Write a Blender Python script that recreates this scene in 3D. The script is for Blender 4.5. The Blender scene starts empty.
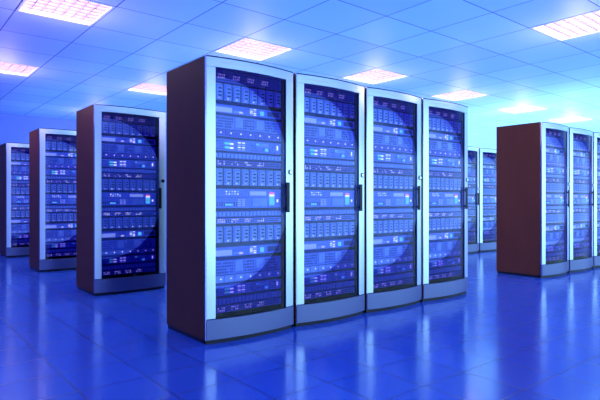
import bpy, math, random
from mathutils import Vector
random.seed(7)
S = bpy.context.scene
COL = S.collection
PI = math.pi

# ------------------------------------------------------------------ helpers
def mat(name, color=(.5, .5, .5), rough=.5, metal=0., emit=None, estr=0., spec=.5, aniso=0):
    m = bpy.data.materials.new(name); m.use_nodes = True
    b = m.node_tree.nodes['Principled BSDF']
    b.inputs['Base Color'].default_value = (*color, 1)
    b.inputs['Roughness'].default_value = rough
    b.inputs['Metallic'].default_value = metal
    b.inputs['Specular IOR Level'].default_value = spec
    if emit:
        b.inputs['Emission Color'].default_value = (*emit, 1)
        b.inputs['Emission Strength'].default_value = estr
    return m

def noise_rough(m, scale=(8, 8, 8), lo=.2, hi=.4, colvar=0.):
    """break up a surface: noise drives the roughness and a little of the colour"""
    nt = m.node_tree; N = nt.nodes; L = nt.links
    b = N['Principled BSDF']
    tc = N.new('ShaderNodeTexCoord'); mp = N.new('ShaderNodeMapping')
    mp.inputs['Scale'].default_value = scale
    no = N.new('ShaderNodeTexNoise'); no.inputs['Scale'].default_value = 1; no.inputs['Detail'].default_value = 4
    mr = N.new('ShaderNodeMapRange'); mr.inputs['To Min'].default_value = lo; mr.inputs['To Max'].default_value = hi
    L.new(tc.outputs['Object'], mp.inputs['Vector']); L.new(mp.outputs[0], no.inputs['Vector'])
    L.new(no.outputs['Fac'], mr.inputs['Value']); L.new(mr.outputs[0], b.inputs['Roughness'])
    if colvar:
        c = b.inputs['Base Color'].default_value[:3]
        mx = N.new('ShaderNodeMix'); mx.data_type = 'RGBA'
        mx.inputs['A'].default_value = (*[v * (1 - colvar) for v in c], 1)
        mx.inputs['B'].default_value = (*[min(1, v * (1 + colvar)) for v in c], 1)
        L.new(no.outputs['Fac'], mx.inputs['Factor']); L.new(mx.outputs['Result'], b.inputs['Base Color'])
    return m

class MB:
    """collects shapes that become one mesh object"""
    def __init__(s): s.v = []; s.f = []; s.m = []; s.mats = []
    def mi(s, m):
        if m not in s.mats: s.mats.append(m)
        return s.mats.index(m)
    def box(s, x0, x1, y0, y1, z0, z1, m):
        i = len(s.v); k = s.mi(m)
        s.v += [(x0, y0, z0), (x1, y0, z0), (x1, y1, z0), (x0, y1, z0), (x0, y0, z1), (x1, y0, z1), (x1, y1, z1), (x0, y1, z1)]
        for q in ((0, 3, 2, 1), (4, 5, 6, 7), (0, 1, 5, 4), (1, 2, 6, 5), (2, 3, 7, 6), (3, 0, 4, 7)):
            s.f.append(tuple(i + a for a in q)); s.m.append(k)
    def prism_y(s, pts, y0, y1, m):
        """polygon in x,z (counter-clockwise seen from -y) pushed from y0 to y1"""
        i = len(s.v); n = len(pts); k = s.mi(m)
        s.v += [(x, y0, z) for x, z in pts] + [(x, y1, z) for x, z in pts]
        s.f.append(tuple(range(i, i + n))); s.m.append(k)
        s.f.append(tuple(range(i + 2 * n - 1, i + n - 1, -1))); s.m.append(k)
        for a in range(n):
            b = (a + 1) % n
            s.f.append((i + b, i + a, i + n + a, i + n + b)); s.m.append(k)
    def disc_y(s, cx, cz, r, y0, y1, m, n=16):
        s.prism_y([(cx + r * math.cos(t * 2 * PI / n), cz + r * math.sin(t * 2 * PI / n)) for t in range(n)], y0, y1, m)
    def bow(s, x0, x1, z0, z1, front, thick, m, n=12, ztop=None):
        """slab whose front follows the curve front(x); thick backwards"""
        i = len(s.v); k = s.mi(m)
        for a in range(n + 1):
            x = x0 + (x1 - x0) * a / n; y = front(x)
            s.v += [(x, y, z0), (x, y + thick, z0), (x, y + thick, z1), (x, y, z1)]
        for a in range(n):
            p = i + 4 * a; q = p + 4
            for c in range(4):
                d = (c + 1) % 4
                s.f.append((p + c, p + d, q + d, q + c)); s.m.append(k)
        s.f.append((i + 3, i + 2, i + 1, i)); s.m.append(k)
        e = i + 4 * n
        s.f.append((e, e + 1, e + 2, e + 3)); s.m.append(k)
    def build(s, name, parent=None, bevel=0., loc=None):
        me = bpy.data.meshes.new(name)
        me.from_pydata(s.v, [], s.f)
        for m in s.mats: me.materials.append(m)
        for p, k in zip(me.polygons, s.m): p.material_index = k
        me.validate(); me.update()
        o = bpy.data.objects.new(name, me); COL.objects.link(o)
        if parent: o.parent = parent
        if loc: o.location = loc
        if bevel:
            bv = o.modifiers.new('edge', 'BEVEL'); bv.width = bevel; bv.segments = 2; bv.limit_method = 'ANGLE'
        return o

def empty(name, loc, label, cat, group=None):
    o = bpy.data.objects.new(name, None); COL.objects.link(o)
    o.location = loc; o.empty_display_size = .1
    o['label'] = label; o['category'] = cat
    if group: o['group'] = group
    return o

def copy_tree(o, parent=None):
    c = o.copy(); COL.objects.link(c)
    if parent: c.parent = parent
    for ch in list(o.children): copy_tree(ch, c)
    return c

# ------------------------------------------------------------------ materials
def tile_material(name, color, line, T, ox, oy, lw, rough, spec, var=.06, lwave=0., bumpy=0.):
    """square tiles laid out in real x,y with thin joints"""
    m = mat(name, color, rough, spec=spec)
    nt = m.node_tree; N = nt.nodes; L = nt.links; b = N['Principled BSDF']
    tc = N.new('ShaderNodeTexCoord'); sp = N.new('ShaderNodeSeparateXYZ')
    L.new(tc.outputs['Object'], sp.inputs[0])
    def M(op, a, b_=None):
        n = N.new('ShaderNodeMath'); n.operation = op
        for k, v in enumerate((a, b_)):
            if v is None: continue
            if isinstance(v, (int, float)): n.inputs[k].default_value = v
            else: L.new(v, n.inputs[k])
        return n.outputs[0]
    masks = []; cells = []
    for ax, off in (('X', ox), ('Y', oy)):
        t = M('DIVIDE', M('SUBTRACT', sp.outputs[ax], off), T)
        cells.append(M('FLOOR', t))
        fr = M('FRACT', t)
        d = M('MINIMUM', fr, M('SUBTRACT', 1.0, fr))
        masks.append(M('LESS_THAN', d, lw / T / 2))
    joint = M('MAXIMUM', *masks)
    cb = N.new('ShaderNodeCombineXYZ'); L.new(cells[0], cb.inputs[0]); L.new(cells[1], cb.inputs[1])
    wn = N.new('ShaderNodeTexWhiteNoise'); L.new(cb.outputs[0], wn.inputs['Vector'])
    mx = N.new('ShaderNodeMix'); mx.data_type = 'RGBA'
    mx.inputs['A'].default_value = (*[c * (1 - var) for c in color], 1)
    mx.inputs['B'].default_value = (*[min(1, c * (1 + var)) for c in color], 1)
    L.new(wn.outputs['Value'], mx.inputs['Factor'])
    m2 = N.new('ShaderNodeMix'); m2.data_type = 'RGBA'
    L.new(joint, m2.inputs['Factor']); L.new(mx.outputs['Result'], m2.inputs['A']); m2.inputs['B'].default_value = (*line, 1)
    L.new(m2.outputs['Result'], b.inputs['Base Color'])
    # roughness: faint wear, joints matt
    no = N.new('ShaderNodeTexNoise'); no.inputs['Scale'].default_value = 1.3; no.inputs['Detail'].default_value = 3
    L.new(tc.outputs['Object'], no.inputs['Vector'])
    mr = N.new('ShaderNodeMapRange'); mr.inputs['To Min'].default_value = rough * .8; mr.inputs['To Max'].default_value = rough * 1.2
    L.new(no.outputs['Fac'], mr.inputs['Value'])
    r2 = M('ADD', mr.outputs[0], M('MULTIPLY', joint, .12))
    L.new(r2, b.inputs['Roughness'])
    return m

SIDE = noise_rough(mat('dark brown side panel', (.23, .065, .035), .5, spec=.1), (3, 3, .8), .45, .6, .25)
BLACK = noise_rough(mat('black steel', (.012, .01, .016), .45), (6, 6, 6), .4, .6)
SILVER = noise_rough(mat('brushed aluminium', (.72, .80, .86), .3, 1.), (4, 4, 60), .26, .34)
CHROME = mat('chrome edge', (.9, .9, .95), .15, 1.)
KICK = noise_rough(mat('grey satin metal', (.17, .19, .34), .35, .8), (5, 5, 20), .3, .4)
FACE = noise_rough(mat('blue server faceplate', (.20, .30, 1.0), .4, .1), (20, 20, 20), .32, .5, .2)
FACEL = noise_rough(mat('light blue drive caddy', (.36, .52, 1.0), .38, .1), (20, 20, 20), .3, .5, .2)
FACED = noise_rough(mat('deep violet faceplate', (.11, .10, .62), .45, .1), (20, 20, 20), .35, .55, .2)
SLOT = mat('dark vent', (.006, .005, .02), .7)
LED_W = mat('white status lamp', (.8, .8, .9), .4, emit=(.85, .8, 1), estr=1.3)
LED_P = mat('pink status lamp', (.6, .45, .7), .4, emit=(.95, .72, .95), estr=.75)
LED_G = mat('green status lamp', (.1, .8, .6), .4, emit=(.15, .8, .75), estr=.6)
LED_C = mat('cyan status lamp', (.1, .6, .9), .4, emit=(.15, .6, 1), estr=.85)
LED_R = mat('red status lamp', (.8, .1, .3), .4, emit=(.95, .15, .4), estr=1.0)
PLATE = mat('pale label plate', (.55, .62, .95), .35, emit=(.5, .6, 1), estr=.35)
LAMPFRAME = mat('white enamelled lamp frame', (.85, .82, .9), .4)
LOUVER = mat('bronze louver blade', (.48, .35, .38), .5, .2)
LOUVERL = mat('pale louver blade', (.7, .55, .66), .4, .3)
DIFF = mat('lit diffuser', (.9, .9, .9), .5, emit=(1, .86, .96), estr=6)

def glass_material():
    m = bpy.data.materials.new('tinted door glass'); m.use_nodes = True
    nt = m.node_tree; N = nt.nodes; L = nt.links
    for n in list(N): N.remove(n)
    out = N.new('ShaderNodeOutputMaterial')
    tr = N.new('ShaderNodeBsdfTransparent'); tr.inputs[0].default_value = (.88, .9, 1, 1)
    gl = N.new('ShaderNodeBsdfGlossy'); gl.inputs['Roughness'].default_value = .04
    lw = N.new('ShaderNodeLayerWeight'); lw.inputs['Blend'].default_value = .5
    ge = N.new('ShaderNodeNewGeometry')
    def M(op, a, b_=None):
        n = N.new('ShaderNodeMath'); n.operation = op
        for k, v in enumerate((a, b_)):
            if v is None: continue
            if isinstance(v, (int, float)): n.inputs[k].default_value = v
            else: L.new(v, n.inputs[k])
        return n.outputs[0]
    refl = M('ADD', M('MULTIPLY', M('POWER', lw.outputs['Facing'], 5.0), .9), .035)
    refl = M('MULTIPLY', refl, M('SUBTRACT', 1.0, ge.outputs['Backfacing']))
    mx = N.new('ShaderNodeMixShader')
    L.new(refl, mx.inputs[0]); L.new(tr.outputs[0], mx.inputs[1]); L.new(gl.outputs[0], mx.inputs[2])
    # an oval reflection painted into the glass: pale haze inside, darker tint outside
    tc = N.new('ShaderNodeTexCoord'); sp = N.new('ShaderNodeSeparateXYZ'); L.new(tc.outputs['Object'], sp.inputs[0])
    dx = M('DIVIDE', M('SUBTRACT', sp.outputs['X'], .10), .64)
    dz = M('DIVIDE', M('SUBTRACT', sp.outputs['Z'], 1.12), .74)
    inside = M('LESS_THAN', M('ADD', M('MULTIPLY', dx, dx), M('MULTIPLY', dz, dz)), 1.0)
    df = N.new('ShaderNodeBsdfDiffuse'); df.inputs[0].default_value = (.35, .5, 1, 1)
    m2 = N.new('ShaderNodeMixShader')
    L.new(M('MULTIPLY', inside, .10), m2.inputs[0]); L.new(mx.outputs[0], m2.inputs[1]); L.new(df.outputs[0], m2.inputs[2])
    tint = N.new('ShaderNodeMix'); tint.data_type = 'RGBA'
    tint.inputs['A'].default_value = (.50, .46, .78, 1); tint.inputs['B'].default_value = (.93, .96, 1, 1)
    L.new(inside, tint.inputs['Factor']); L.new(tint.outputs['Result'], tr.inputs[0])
    L.new(m2.outputs[0], out.inputs['Surface'])
    return m
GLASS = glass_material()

# ------------------------------------------------------------------ the rack
W, PITCH, DEP, H = .765, .799, .63, 2.0
BUL = .045
GX0, GX1 = .066, .682          # opening of the door
GZ0, GZ1 = .195, 1.925
def yf(x): return -BUL * (1 - ((x - W / 2) / (W / 2)) ** 2)
def zz(y): return 1 + (200 - y) / 142.

def text_marks(mb, x0, z0, w, h, n, y, m, seed):
    """a run of small letter-like marks"""
    r = random.Random(seed); x = x0; step = w / n
    for k in range(n):
        if r.random() < .14: x += step; continue
        mb.box(x, x + step * .62, y(x) - .0012, y(x) + .001, z0, z0 + h * (.7 + .3 * r.random()), m); x += step

SX0, SX1, SY = .068, .655, .014
SWID = SX1 - SX0

def unit_face(mb, z0, z1, m):
    mb.box(SX0, SX1, SY, SY + .45, z0, z1, m)

def blade_unit(root, y0, y1):
    z0, z1 = zz(y1), zz(y0)
    b = MB(); b.box(SX0, SX1, SY + .006, SY + .45, z0, z1, BLACK)
    u = b.build('blade_server', root)
    n = 8; w = SWID / n
    for k in range(n):
        d = MB(); a = SX0 + k * w + .005; e = a + w - .012
        d.box(a, e, SY - .006, SY + .0055, z0 + .006, z1 - .006, FACEL)
        hh = z1 - z0
        for q in range(3):
            d.box(a + w * .38, e - .008, SY - .0075, SY - .006, z0 + hh * (.26 + .2 * q), z0 + hh * (.33 + .2 * q), SLOT)
        d.box(a + .004, a + w * .2, SY - .0085, SY - .006, z0 + .014, z1 - .014, FACE)
        d.box(a + .006, e - .006, SY - .0085, SY - .006, z1 - hh * .16, z1 - hh * .1, FACE)
        o = d.build('drive_bay', u)
        l = MB(); l.disc_y((a + e) / 2, z0 + hh * .14, .0042, SY - .009, SY - .006, LED_W if k % 3 else LED_P, 8)
        l.build('status_light', u)
    return u

def small_bays(root, y0, y1, n=18, m=None, gap=.25):
    z0, z1 = zz(y1), zz(y0)
    b = MB(); unit_face(b, z0, z1, FACED)
    w = SWID / n
    for k in range(n):
        a = SX0 + k * w
        b.box(a + w * gap / 2, a + w * (1 - gap / 2), SY - .005, SY, z0 + .005, z1 - .005, m or FACEL)
    u = b.build('patch_panel', root)
    return u

def dot_unit(root, y0, y1, seed, led=None, clusters=4):
    r = random.Random(seed)
    z0, z1 = zz(y1), zz(y0); hh = z1 - z0
    b = MB(); unit_face(b, z0, z1, FACE if seed % 2 else FACED)
    n = 34; w = (SWID - .03) / n
    for k in range(n):
        for q in range(2):
            b.box(SX0 + .015 + k * w, SX0 + .015 + (k + .5) * w, SY - .002, SY, z0 + hh * (.2 + .38 * q), z0 + hh * (.42 + .38 * q), SLOT)
    u = b.build('network_switch', root)
    for c in range(clusters):
        l = MB()
        cx = SX0 + .03 + c * SWID / (clusters + 1.2)
        for k in range(4):
            for q in range(2):
                if r.random() < .75:
                    x = cx + k * .016; z = z0 + hh * (.25 + .4 * q)
                    l.box(x, x + .0055, SY - .0045, SY - .002, z, z + .008, LED_P if r.random() < .4 else LED_W)
        l.build('status_lights', u)
    return u

def label_unit(root, y0, y1):
    z0, z1 = zz(y1), zz(y0); hh = z1 - z0
    b = MB(); unit_face(b, z0, z1, FACE)
    b.box(SX0 + .16, SX0 + .25, SY - .003, SY, z0 + hh * .15, z0 + hh * .4, FACEL)
    for k in range(12):
        b.box(SX0 + .46 + k * .009, SX0 + .465 + k * .009, SY - .002, SY, z0 + hh * .2, z1 - hh * .2, SLOT)
    u = b.build('storage_server', root)
    l = MB(); l.box(SX0 + .002, SX0 + .145, SY - .005, SY, z0 + hh * .1, z0 + hh * .68, PLATE); l.build('label_plate', u)
    for k in range(2):
        l = MB()
        for q in range(4):
            l.box(SX0 + .30 + k * .032, SX0 + .323 + k * .032, SY - .004, SY, z0 + hh * (.12 + .22 * q), z0 + hh * (.22 + .22 * q), LED_W if (k + q) % 3 else PLATE)
        l.build('status_lights', u)
    l = MB(); l.box(SX0 + .205, SX0 + .235, SY - .004, SY, z0 + hh * .15, z0 + hh * .36, LED_P)
    l.build('status_light', u)
    l = MB(); l.box(SX0 + .39, SX0 + .425, SY - .005, SY, z0 + hh * .2, z0 + hh * .72, LED_C); l.build('indicator_panel', u)
    return u

def vent_unit(root, y0, y1, seed):
    r = random.Random(seed)
    z0, z1 = zz(y1), zz(y0); hh = z1 - z0
    b = MB(); unit_face(b, z0, z1, FACE)
    zl = z0 + hh * .36
    for c, (xa, xb) in enumerate(((.02, .17), (.245, .345), (.44, .56))):
        n = int((xb - xa) / .014)
        for k in range(n):
            for q in range(4):
                if r.random() < .85:
                    x = SX0 + xa + k * .014; z = zl + .012 + q * (z1 - zl - .016) / 4
                    b.box(x, x + .006, SY - .002, SY, z, z + .011, SLOT)
    for xa in (.172, .355):
        b.box(SX0 + xa, SX0 + xa + .065, SY - .005, SY, zl + .02, z1 - .006, FACEL)
    n = 7; w = SWID / n
    for k in range(n):
        b.box(SX0 + k * w + .003, SX0 + (k + 1) * w - .006, SY - .004, SY, z0 + .004, zl - .006, FACED if seed % 2 else FACEL)
    b.box(SX0, SX1, SY - .001, SY, zl - .004, zl, SLOT)
    u = b.build('server_chassis', root)
    for k in range(7):
        l = MB()
        l.disc_y(SX0 + k * w + w * .62, (z0 + zl) / 2, .0055, SY - .007, SY - .004, LED_W, 8)
        l.build('status_light', u)
    return u

def green_unit(root, y0, y1, seed):
    r = random.Random(seed)
    z0, z1 = zz(y1), zz(y0); hh = z1 - z0
    b = MB(); unit_face(b, z0, z1, FACE)
    for k in range(30):
        for q in range(4):
            if r.random() < .6 and not (5 <= k <= 16):
                x = SX0 + .012 + k * .0175
                b.box(x, x + .007, SY - .002, SY, z0 + hh * (.12 + .21 * q), z0 + hh * (.2 + .21 * q), SLOT)
    b.box(SX0 + .35, SX0 + .47, SY - .003, SY, z0 + hh * .55, z0 + hh * .85, FACEL)
    u = b.build('rack_server', root)
    for q in range(2):
        g = MB()
        g.box(SX0 + .085, SX0 + .125, SY - .004, SY, z0 + hh * (.2 + .34 * q), z0 + hh * (.38 + .34 * q), LED_G)
        g.box(SX0 + .130, SX0 + .158, SY - .004, SY, z0 + hh * (.2 + .34 * q), z0 + hh * (.34 + .34 * q), LED_W)
        g.build('green_display', u)
    for k in range(2):
        l = MB()
        for q in range(4):
            l.box(SX0 + .195 + k * .036, SX0 + .22 + k * .036, SY - .004, SY, z0 + hh * (.12 + .2 * q), z0 + hh * (.21 + .2 * q), LED_W if q % 2 else PLATE)
        l.build('status_lights', u)
    l = MB(); l.box(SX0 + .545, SX0 + .556, SY - .004, SY, z0 + hh * .35, z0 + hh * .75, LED_W); l.build('status_light', u)
    l = MB(); l.box(SX0 + .355, SX0 + .378, SY - .005, SY - .002, z0 + hh * .7, z0 + hh * .82, LED_C)
    l.build('status_light', u)
    c = MB(); c.box(SX0 + .435, SX0 + .462, SY - .006, SY, z0 + hh * .18, z0 + hh * .42, LED_C); c.build('indicator_panel', u)
    return u

def console_unit(root, y0, y1):
    z0, z1 = zz(y1), zz(y0); hh = z1 - z0
    b = MB(); unit_face(b, z0, z1, FACE)
    for k in range(9):
        for q in range(3):
            b.box(SX0 + .02 + k * .02, SX0 + .03 + k * .02, SY - .002, SY, z0 + hh * (.12 + .07 * q), z0 + hh * (.16 + .07 * q), SLOT)
    for k in range(10):
        b.box(SX0 + .33 + k * .012, SX0 + .337 + k * .012, SY - .002, SY, z0 + hh * .12, z0 + hh * .5, FACED)
    b.box(SX0 + .325, SX0 + .455, SY - .003, SY, z0 + hh * .08, z0 + hh * .52, FACEL)
    b.box(SX0 + .01, SX0 + .31, SY - .001, SY, z0 + hh * .56, z0 + hh * .58, SLOT)
    u = b.build('control_server', root)
    l = MB(); l.box(SX0 + .30, SX0 + .445, SY - .005, SY, z0 + hh * .66, z0 + hh * .88, PLATE); l.build('label_plate', u)
    l = MB()
    for k in range(5):
        for q in range(2):
            l.box(SX0 + .095 + k * .024, SX0 + .104 + k * .024, SY - .004, SY, z0 + hh * (.7 + .13 * q), z0 + hh * (.76 + .13 * q), (LED_P, LED_W, LED_C)[(k + q) % 3])
    l.build('status_lights', u)
    for k in range(2):
        l = MB()
        for q in range(4):
            l.box(SX0 + .195 + k * .036, SX0 + .22 + k * .036, SY - .004, SY, z0 + hh * (.1 + .1 * q), z0 + hh * (.15 + .1 * q), PLATE)
        l.build('status_lights', u)
    l = MB(); l.box(SX0 + .09, SX0 + .15, SY - .004, SY, z0 + hh * .13, z0 + hh * .22, LED_C)
    l.build('status_lights', u)
    d = MB()
    for q, c in enumerate((LED_C, LED_G, LED_G, LED_C, LED_W, LED_R)):
        d.box(SX0 + .475, SX0 + .52, SY - .006, SY, z0 + hh * (.14 + .12 * q), z0 + hh * (.24 + .12 * q), c)
    d.build('level_display', u)
    d = MB(); d.box(SX0 + .545, SX0 + .556, SY - .006, SY, z0 + hh * .3, z0 + hh * .45, LED_W); d.build('status_light', u)
    return u

def make_rack():
    root = empty('server_rack', (0, 0, 0), '', 'server rack', 'server racks standing in rows')
    # body: side panels, roof, back, floor
    c = MB()
    c.box(0, .018, .012, DEP, .03, H - .006, SIDE)
    c.box(W - .018, W, .012, DEP, .03, H - .006, SIDE)
    c.build('side_panel', root)
    t = MB(); t.box(.018, W - .018, .02, DEP, H - .03, H - .008, BLACK); t.bow(.0, W, H - .008, H, lambda x: yf(x) + .002, DEP - .002 + BUL * .0, BLACK, 12)
    t.build('roof_panel', root)
    t = MB(); t.box(.018, W - .018, DEP - .015, DEP - .001, .05, H - .03, BLACK); t.build('back_panel', root)
    t = MB(); t.box(.02, W - .02, .02, DEP - .016, .03, .05, BLACK)
    t.bow(.006, W - .006, 0, .030, lambda x: yf(x) * .9 + .018, .05, BLACK, 12)
    t.box(.006, .05, .03, DEP - .01, 0, .03, BLACK); t.box(W - .05, W - .006, .03, DEP - .01, 0, .03, BLACK)
    t.build('base', root)
    r = MB()
    for xa, xb in ((SX1 + .002, .700),):
        r.box(xa, xb, SY - .004, SY + .03, .12, 1.93, BLACK)
    for k in range(40):
        z = .16 + k * .044
        r.box(.652, .664, SY - .0055, SY - .004, z, z + .014, SLOT)
    r.box(SX0 - .03, SX0 - .002, SY - .004, SY + .03, .12, 1.93, BLACK)
    r.build('mounting_rail', root)
    # door: posts and header follow the bow of the front
    d = MB()
    d.bow(0.0, GX0, GZ0 - .02, GZ1, yf, .030, SILVER, 3)
    d.bow(GX1, W, GZ0 - .02, GZ1, yf, .030, SILVER, 4)
    d.bow(0.0, W, GZ1, H - .008, yf, .034, SILVER, 14)
    dd = d.build('door', root, .0025)
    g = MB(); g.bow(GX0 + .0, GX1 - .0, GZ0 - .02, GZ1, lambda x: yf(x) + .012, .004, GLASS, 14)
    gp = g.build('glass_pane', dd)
    for p in gp.data.polygons: p.use_smooth = False
    e = MB(); e.bow(-.004, .004, .03, H - .002, lambda x: .002, .012, CHROME, 1); e.build('edge_trim', dd)
    h = MB()
    h.box(.668, .70, yf(.68) - .024, yf(.68) - .012, .905, 1.135, BLACK)
    h.box(.676, .692, yf(.68) - .012, yf(.68) + .004, .925, .945, BLACK); h.box(.676, .692, yf(.68) - .012, yf(.68) + .004, 1.095, 1.115, BLACK)
    h.build('door_handle', dd, .003)
    k = MB(); k.disc_y(.728, 1.216, .019, yf(.728) - .009, yf(.728) + .002, BLACK, 20)
    k.disc_y(.728, 1.216, .013, yf(.728) - .012, yf(.728) - .009, CHROME, 20)
    k.box(.726, .730, yf(.728) - .0135, yf(.728) - .012, 1.209, 1.223, BLACK)
    k.build('door_lock', dd)
    n = MB(); text_marks(n, .09, H - .043, .17, .011, 22, yf, PLATE, 3)
    n.build('lettering', dd)
    n = MB(); text_marks(n, .29, H - .043, .07, .009, 10, yf, PLATE, 5); n.build('lettering', dd)
    # kick panel below the door
    kp = MB(); kp.bow(0.0, W, .03, GZ0 - .024, lambda x: yf(x) - .004, .03, KICK, 14)
    kp.bow(0.0, W, GZ0 - .024, GZ0 - .020, lambda x: yf(x) + .004, .02, BLACK, 14)
    kp.build('kick_panel', root, .0025)
    # the equipment, top to bottom
    b = MB(); unit_face(b, zz(81), zz(67.5), FACED)
    for k in range(46):
        for q in range(5):
            b.box(SX0 + .01 + k * .0122, SX0 + .016 + k * .0122, SY - .002, SY, zz(80) + q * .017, zz(80) + q * .017 + .009, SLOT)
    u = b.build('cable_manager', root)
    for c_ in range(4):
        l = MB()
        for k in range(4):
            for q in range(2):
                x = SX0 + .03 + c_ * .125 + k * .016
                l.box(x, x + .0055, SY - .0045, SY - .001, zz(77.5) + q * .018, zz(77.5) + q * .018 + .008, LED_P if (k + q) % 2 else LED_W)
        l.build('status_lights', u)
    blade_unit(root, 82.5, 100.5)
    label_unit(root, 103.8, 112.3)
    vent_unit(root, 115.2, 136, 11)
    green_unit(root, 138.4, 150.3, 21)
    small_bays(root, 152.3, 158)
    dot_unit(root, 159.8, 165.8, 4)
    blade_unit(root, 167.6, 185.8)
    console_unit(root, 188.6, 208.2)
    small_bays(root, 211.3, 217.2)
    dot_unit(root, 218.6, 224, 7)
    blade_unit(root, 226, 243.6)
    label_unit(root, 247.6, 257)
    vent_unit(root, 261, 283.4, 12)
    green_unit(root, 286, 296.4, 22)
    small_bays(root, 298.6, 305.5)
    dot_unit(root, 307, 313.2, 9)
    return root

rack = make_rack()
ROWG = 'server racks standing in rows'
places = [
    (1.765, 3.177, 'closest and biggest server rack, its dark brown side panel facing left'),
    (1.765 + PITCH, 3.177, 'glass-fronted server rack second from the near end of the big four-rack row in the middle'),
    (1.765 + 2 * PITCH, 3.177, 'glass-fronted server rack third from the near end of the big four-rack row in the middle'),
    (1.765 + 3 * PITCH, 3.177, 'server rack at the far end of the big four-rack row in the middle'),
    (1.765, 5.53, 'server rack standing alone just behind the near end of the big four-rack row'),
    (1.765, 7.85, 'middle one of the three single server racks lined up behind each other at left'),
    (1.765, 10.20, 'smallest server rack against the left edge of the photo, furthest of the three in line'),
    (6.59, 3.177, 'server rack at right whose broad dark brown side panel faces the central row'),
    (6.59 + PITCH, 3.177, 'server rack at right between the dark-sided one and the one cut off by the frame'),
    (6.59 + 2 * PITCH, 3.177, 'server rack cut off by the right edge of the photo, only a sliver showing'),
    (6.59 + 2 * PITCH, 5.53, 'distant server rack peeking out right beside the far end of the central row'),
    (6.59 + 3 * PITCH, 5.53, 'distant server rack partly hidden behind the dark-sided rack at right'),
]
for i, (x, y, lab) in enumerate(places):
    o = rack if i == 0 else copy_tree(rack)
    o.location = (x, y, 0); o['label'] = lab
    if x < 2 and y > 5: o.scale.x = 1.03        # the single cabinets at left are a touch wider
    o['category'] = 'server rack'; o['group'] = ROWG

# ------------------------------------------------------------------ room
CZ = 2.85
FLOOR = tile_material('polished blue floor tile', (.045, .16, .66), (.008, .01, .09), .3657, .824, 1.373, .006, .17, 1.0, .05)
FLOOR.node_tree.nodes['Principled BSDF'].inputs['IOR'].default_value = 1.9
CEIL = tile_material('satin ceiling panel', (.60, .74, .95), (.12, .14, .5), .7314, 3.25, 4.96, .012, .55, .5, .07)
WALL = noise_rough(mat('blue painted wall', (.25, .35, .85), .5), (1.5, 1.5, 1.5), .4, .55, .08)
X0, X1, Y0, Y1 = -3.2, 22.0, -3.4, 12.59
def struct(name, x0, x1, y0, y1, z0, z1, m):
    b = MB(); b.box(x0, x1, y0, y1, z0, z1, m); o = b.build(name); o['kind'] = 'structure'; return o
struct('floor', X0, X1, Y0, Y1, -.08, 0, FLOOR)
struct('wall_back', X0, X1, Y1, Y1 + .1, -.08, CZ + .08, WALL)
struct('wall_left', X0 - .1, X0, Y0, Y1 + .1, -.08, CZ + .08, WALL)

# ------------------------------------------------------------------ ceiling lights
T = .7314
def make_light():
    """recessed troffer: origin at the ceiling face, box reaching up into the ceiling"""
    root = empty('ceiling_light', (0, 0, 0), '', 'ceiling light', 'square louvered ceiling lights')
    f = MB(); a, b, w = .006, T - .006, .022
    for x0, x1, y0, y1 in ((a, b, a, a + w), (a, b, b - w, b), (a, a + w, a + w, b - w), (b - w, b, a + w, b - w)):
        f.box(x0, x1, y0, y1, -.004, .075, LAMPFRAME)
    f.build('frame', root)
    d = MB(); d.box(a + w, b - w, a + w, b - w, .062, .075, DIFF); d.build('diffuser', root)
    l = MB(); n = 7; s = (b - a - 2 * w) / n
    for k in range(1, n):
        y = a + w + k * s
        l.box(a + w, b - w, y - .009, y + .009, .012, .050, LOUVER)
    for k in range(1, n):
        x = a + w + k * s
        l.box(x - .005, x + .006, a + w, b - w, .022, .050, LOUVERL)
    l.build('louver', root)
    return root
lamp = make_light()
XL = [3.25 + 3 * T * k for k in range(-1, 5)]
YL = [4.96 + 4 * T * k for k in range(-1, 3)]
LL = {
    (0, 1): 'square louvered ceiling light cut by the top edge of the photo, above the left aisle',
    (0, 2): 'square ceiling light cut by the left edge of the photo',
    (1, 1): 'square louvered ceiling light right above the biggest nearest server rack',
    (1, 2): 'square ceiling light half hidden behind the top of the nearest server rack',
    (1, 3): 'ceiling light with one corner showing beside the top of the largest single rack',
    (2, 1): 'square louvered ceiling light above the third rack of the central row',
    (3, 1): 'square louvered ceiling light just above the far end of the central row',
    (4, 1): 'small ceiling light above the dark brown side of the right rack group',
    (5, 1): 'smallest ceiling light, above the glass fronts of the right rack group',
    (2, 0): 'large square ceiling light with dark bronze stripes in the upper right corner',
}
# the ceiling: one slab with an opening for each recessed light
cm = MB()
xs = sorted({X0, X1, *[XL[i] for i, j in LL], *[XL[i] + T for i, j in LL]})
for xa, xb in zip(xs, xs[1:]):
    holes = sorted(YL[j] for i, j in LL if abs(XL[i] - xa) < 1e-6)
    y = Y0
    for h_ in holes:
        cm.box(xa, xb, y, h_, CZ, CZ + .08, CEIL); y = h_ + T
    cm.box(xa, xb, y, Y1, CZ, CZ + .08, CEIL)
ce = cm.build('ceiling'); ce['kind'] = 'structure'
first = True
for (i, j), lab in LL.items():
    o = lamp if first else copy_tree(lamp); first = False
    o.location = (XL[i], YL[j], CZ); o['label'] = lab; o['category'] = 'ceiling light'; o['group'] = 'square louvered ceiling lights'
    li = bpy.data.lights.new('lamp_glow', 'POINT'); li.energy = 9; li.color = (1, .76, .92); li.shadow_soft_size = .16
    lo = bpy.data.objects.new('lamp_glow', li); COL.objects.link(lo); lo.location = (XL[i] + T / 2, YL[j] + T / 2, CZ - .30)

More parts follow.
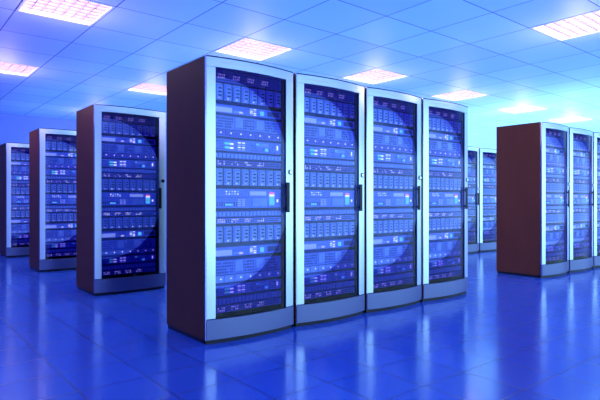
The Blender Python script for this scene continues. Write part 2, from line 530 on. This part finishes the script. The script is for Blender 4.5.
# ------------------------------------------------------------------ coloured fill lighting
def area(name, loc, target, size, color, energy):
    l = bpy.data.lights.new(name, 'AREA'); l.shape = 'RECTANGLE'; l.size, l.size_y = size
    l.color = color; l.energy = energy
    o = bpy.data.objects.new(name, l); COL.objects.link(o); o.location = loc
    o.rotation_euler = (Vector(target) - Vector(loc)).to_track_quat('-Z', 'Y').to_euler()
    return o
# added unseen fills washing the ceiling from rack-top height: violet blue, blue, cyan
area('ceiling_wash_fill', (-.6, 6.9, 2.06), (-.6, 6.9, 3), (5.2, 11.2), (.15, .15, 1), 85)
area('ceiling_wash_fill', (6, -1.4, 2.06), (6, -1.4, 3), (16, 3.6), (.5, .3, 1), 90)
area('ceiling_wash_fill', (5.5, 6.9, 2.06), (5.5, 6.9, 3), (7.0, 11.2), (.12, .44, 1), 190)
area('ceiling_wash_fill', (15.5, 6.9, 2.06), (15.5, 6.9, 3), (13.0, 11.2), (.42, .92, 1), 680)

w = bpy.data.worlds.new('surroundings'); S.world = w; w.use_nodes = True
N = w.node_tree.nodes; L = w.node_tree.links
bg = N['Background']
tc = N.new('ShaderNodeTexCoord')
def dotn(vec, lo, hi):
    v = N.new('ShaderNodeVectorMath'); v.operation = 'DOT_PRODUCT'
    L.new(tc.outputs['Generated'], v.inputs[0]); v.inputs[1].default_value = Vector(vec).normalized()
    r = N.new('ShaderNodeMapRange'); r.interpolation_type = 'SMOOTHSTEP'
    r.inputs['From Min'].default_value = lo; r.inputs['From Max'].default_value = hi
    L.new(v.outputs['Value'], r.inputs['Value']); return r.outputs[0]
m1 = N.new('ShaderNodeMix'); m1.data_type = 'RGBA'
m1.inputs['A'].default_value = (.11, .14, .52, 1); m1.inputs['B'].default_value = (.52, 1.0, 1.35, 1)
L.new(dotn((.57, -.82, 0), .68, .84), m1.inputs['Factor'])
L.new(m1.outputs['Result'], bg.inputs['Color']); bg.inputs['Strength'].default_value = 2.4

# ------------------------------------------------------------------ camera
cam = bpy.data.cameras.new('camera'); co = bpy.data.objects.new('camera', cam); COL.objects.link(co)
cam.sensor_width = 36; cam.lens = 36 * 519.6 / 600; cam.clip_end = 100
co.location = (0, 0, 1.0)
ang = math.atan2(.774, .633)
co.rotation_euler = (PI / 2, 0, ang - PI / 2)
S.camera = co

S.view_settings.view_transform = 'Standard'; S.view_settings.look = 'None'
S.view_settings.exposure = 0; S.view_settings.gamma = 1; S.view_settings.use_curve_mapping = False
S.cycles.max_bounces = 8; S.cycles.transparent_max_bounces = 12
S.cycles.use_denoising = True
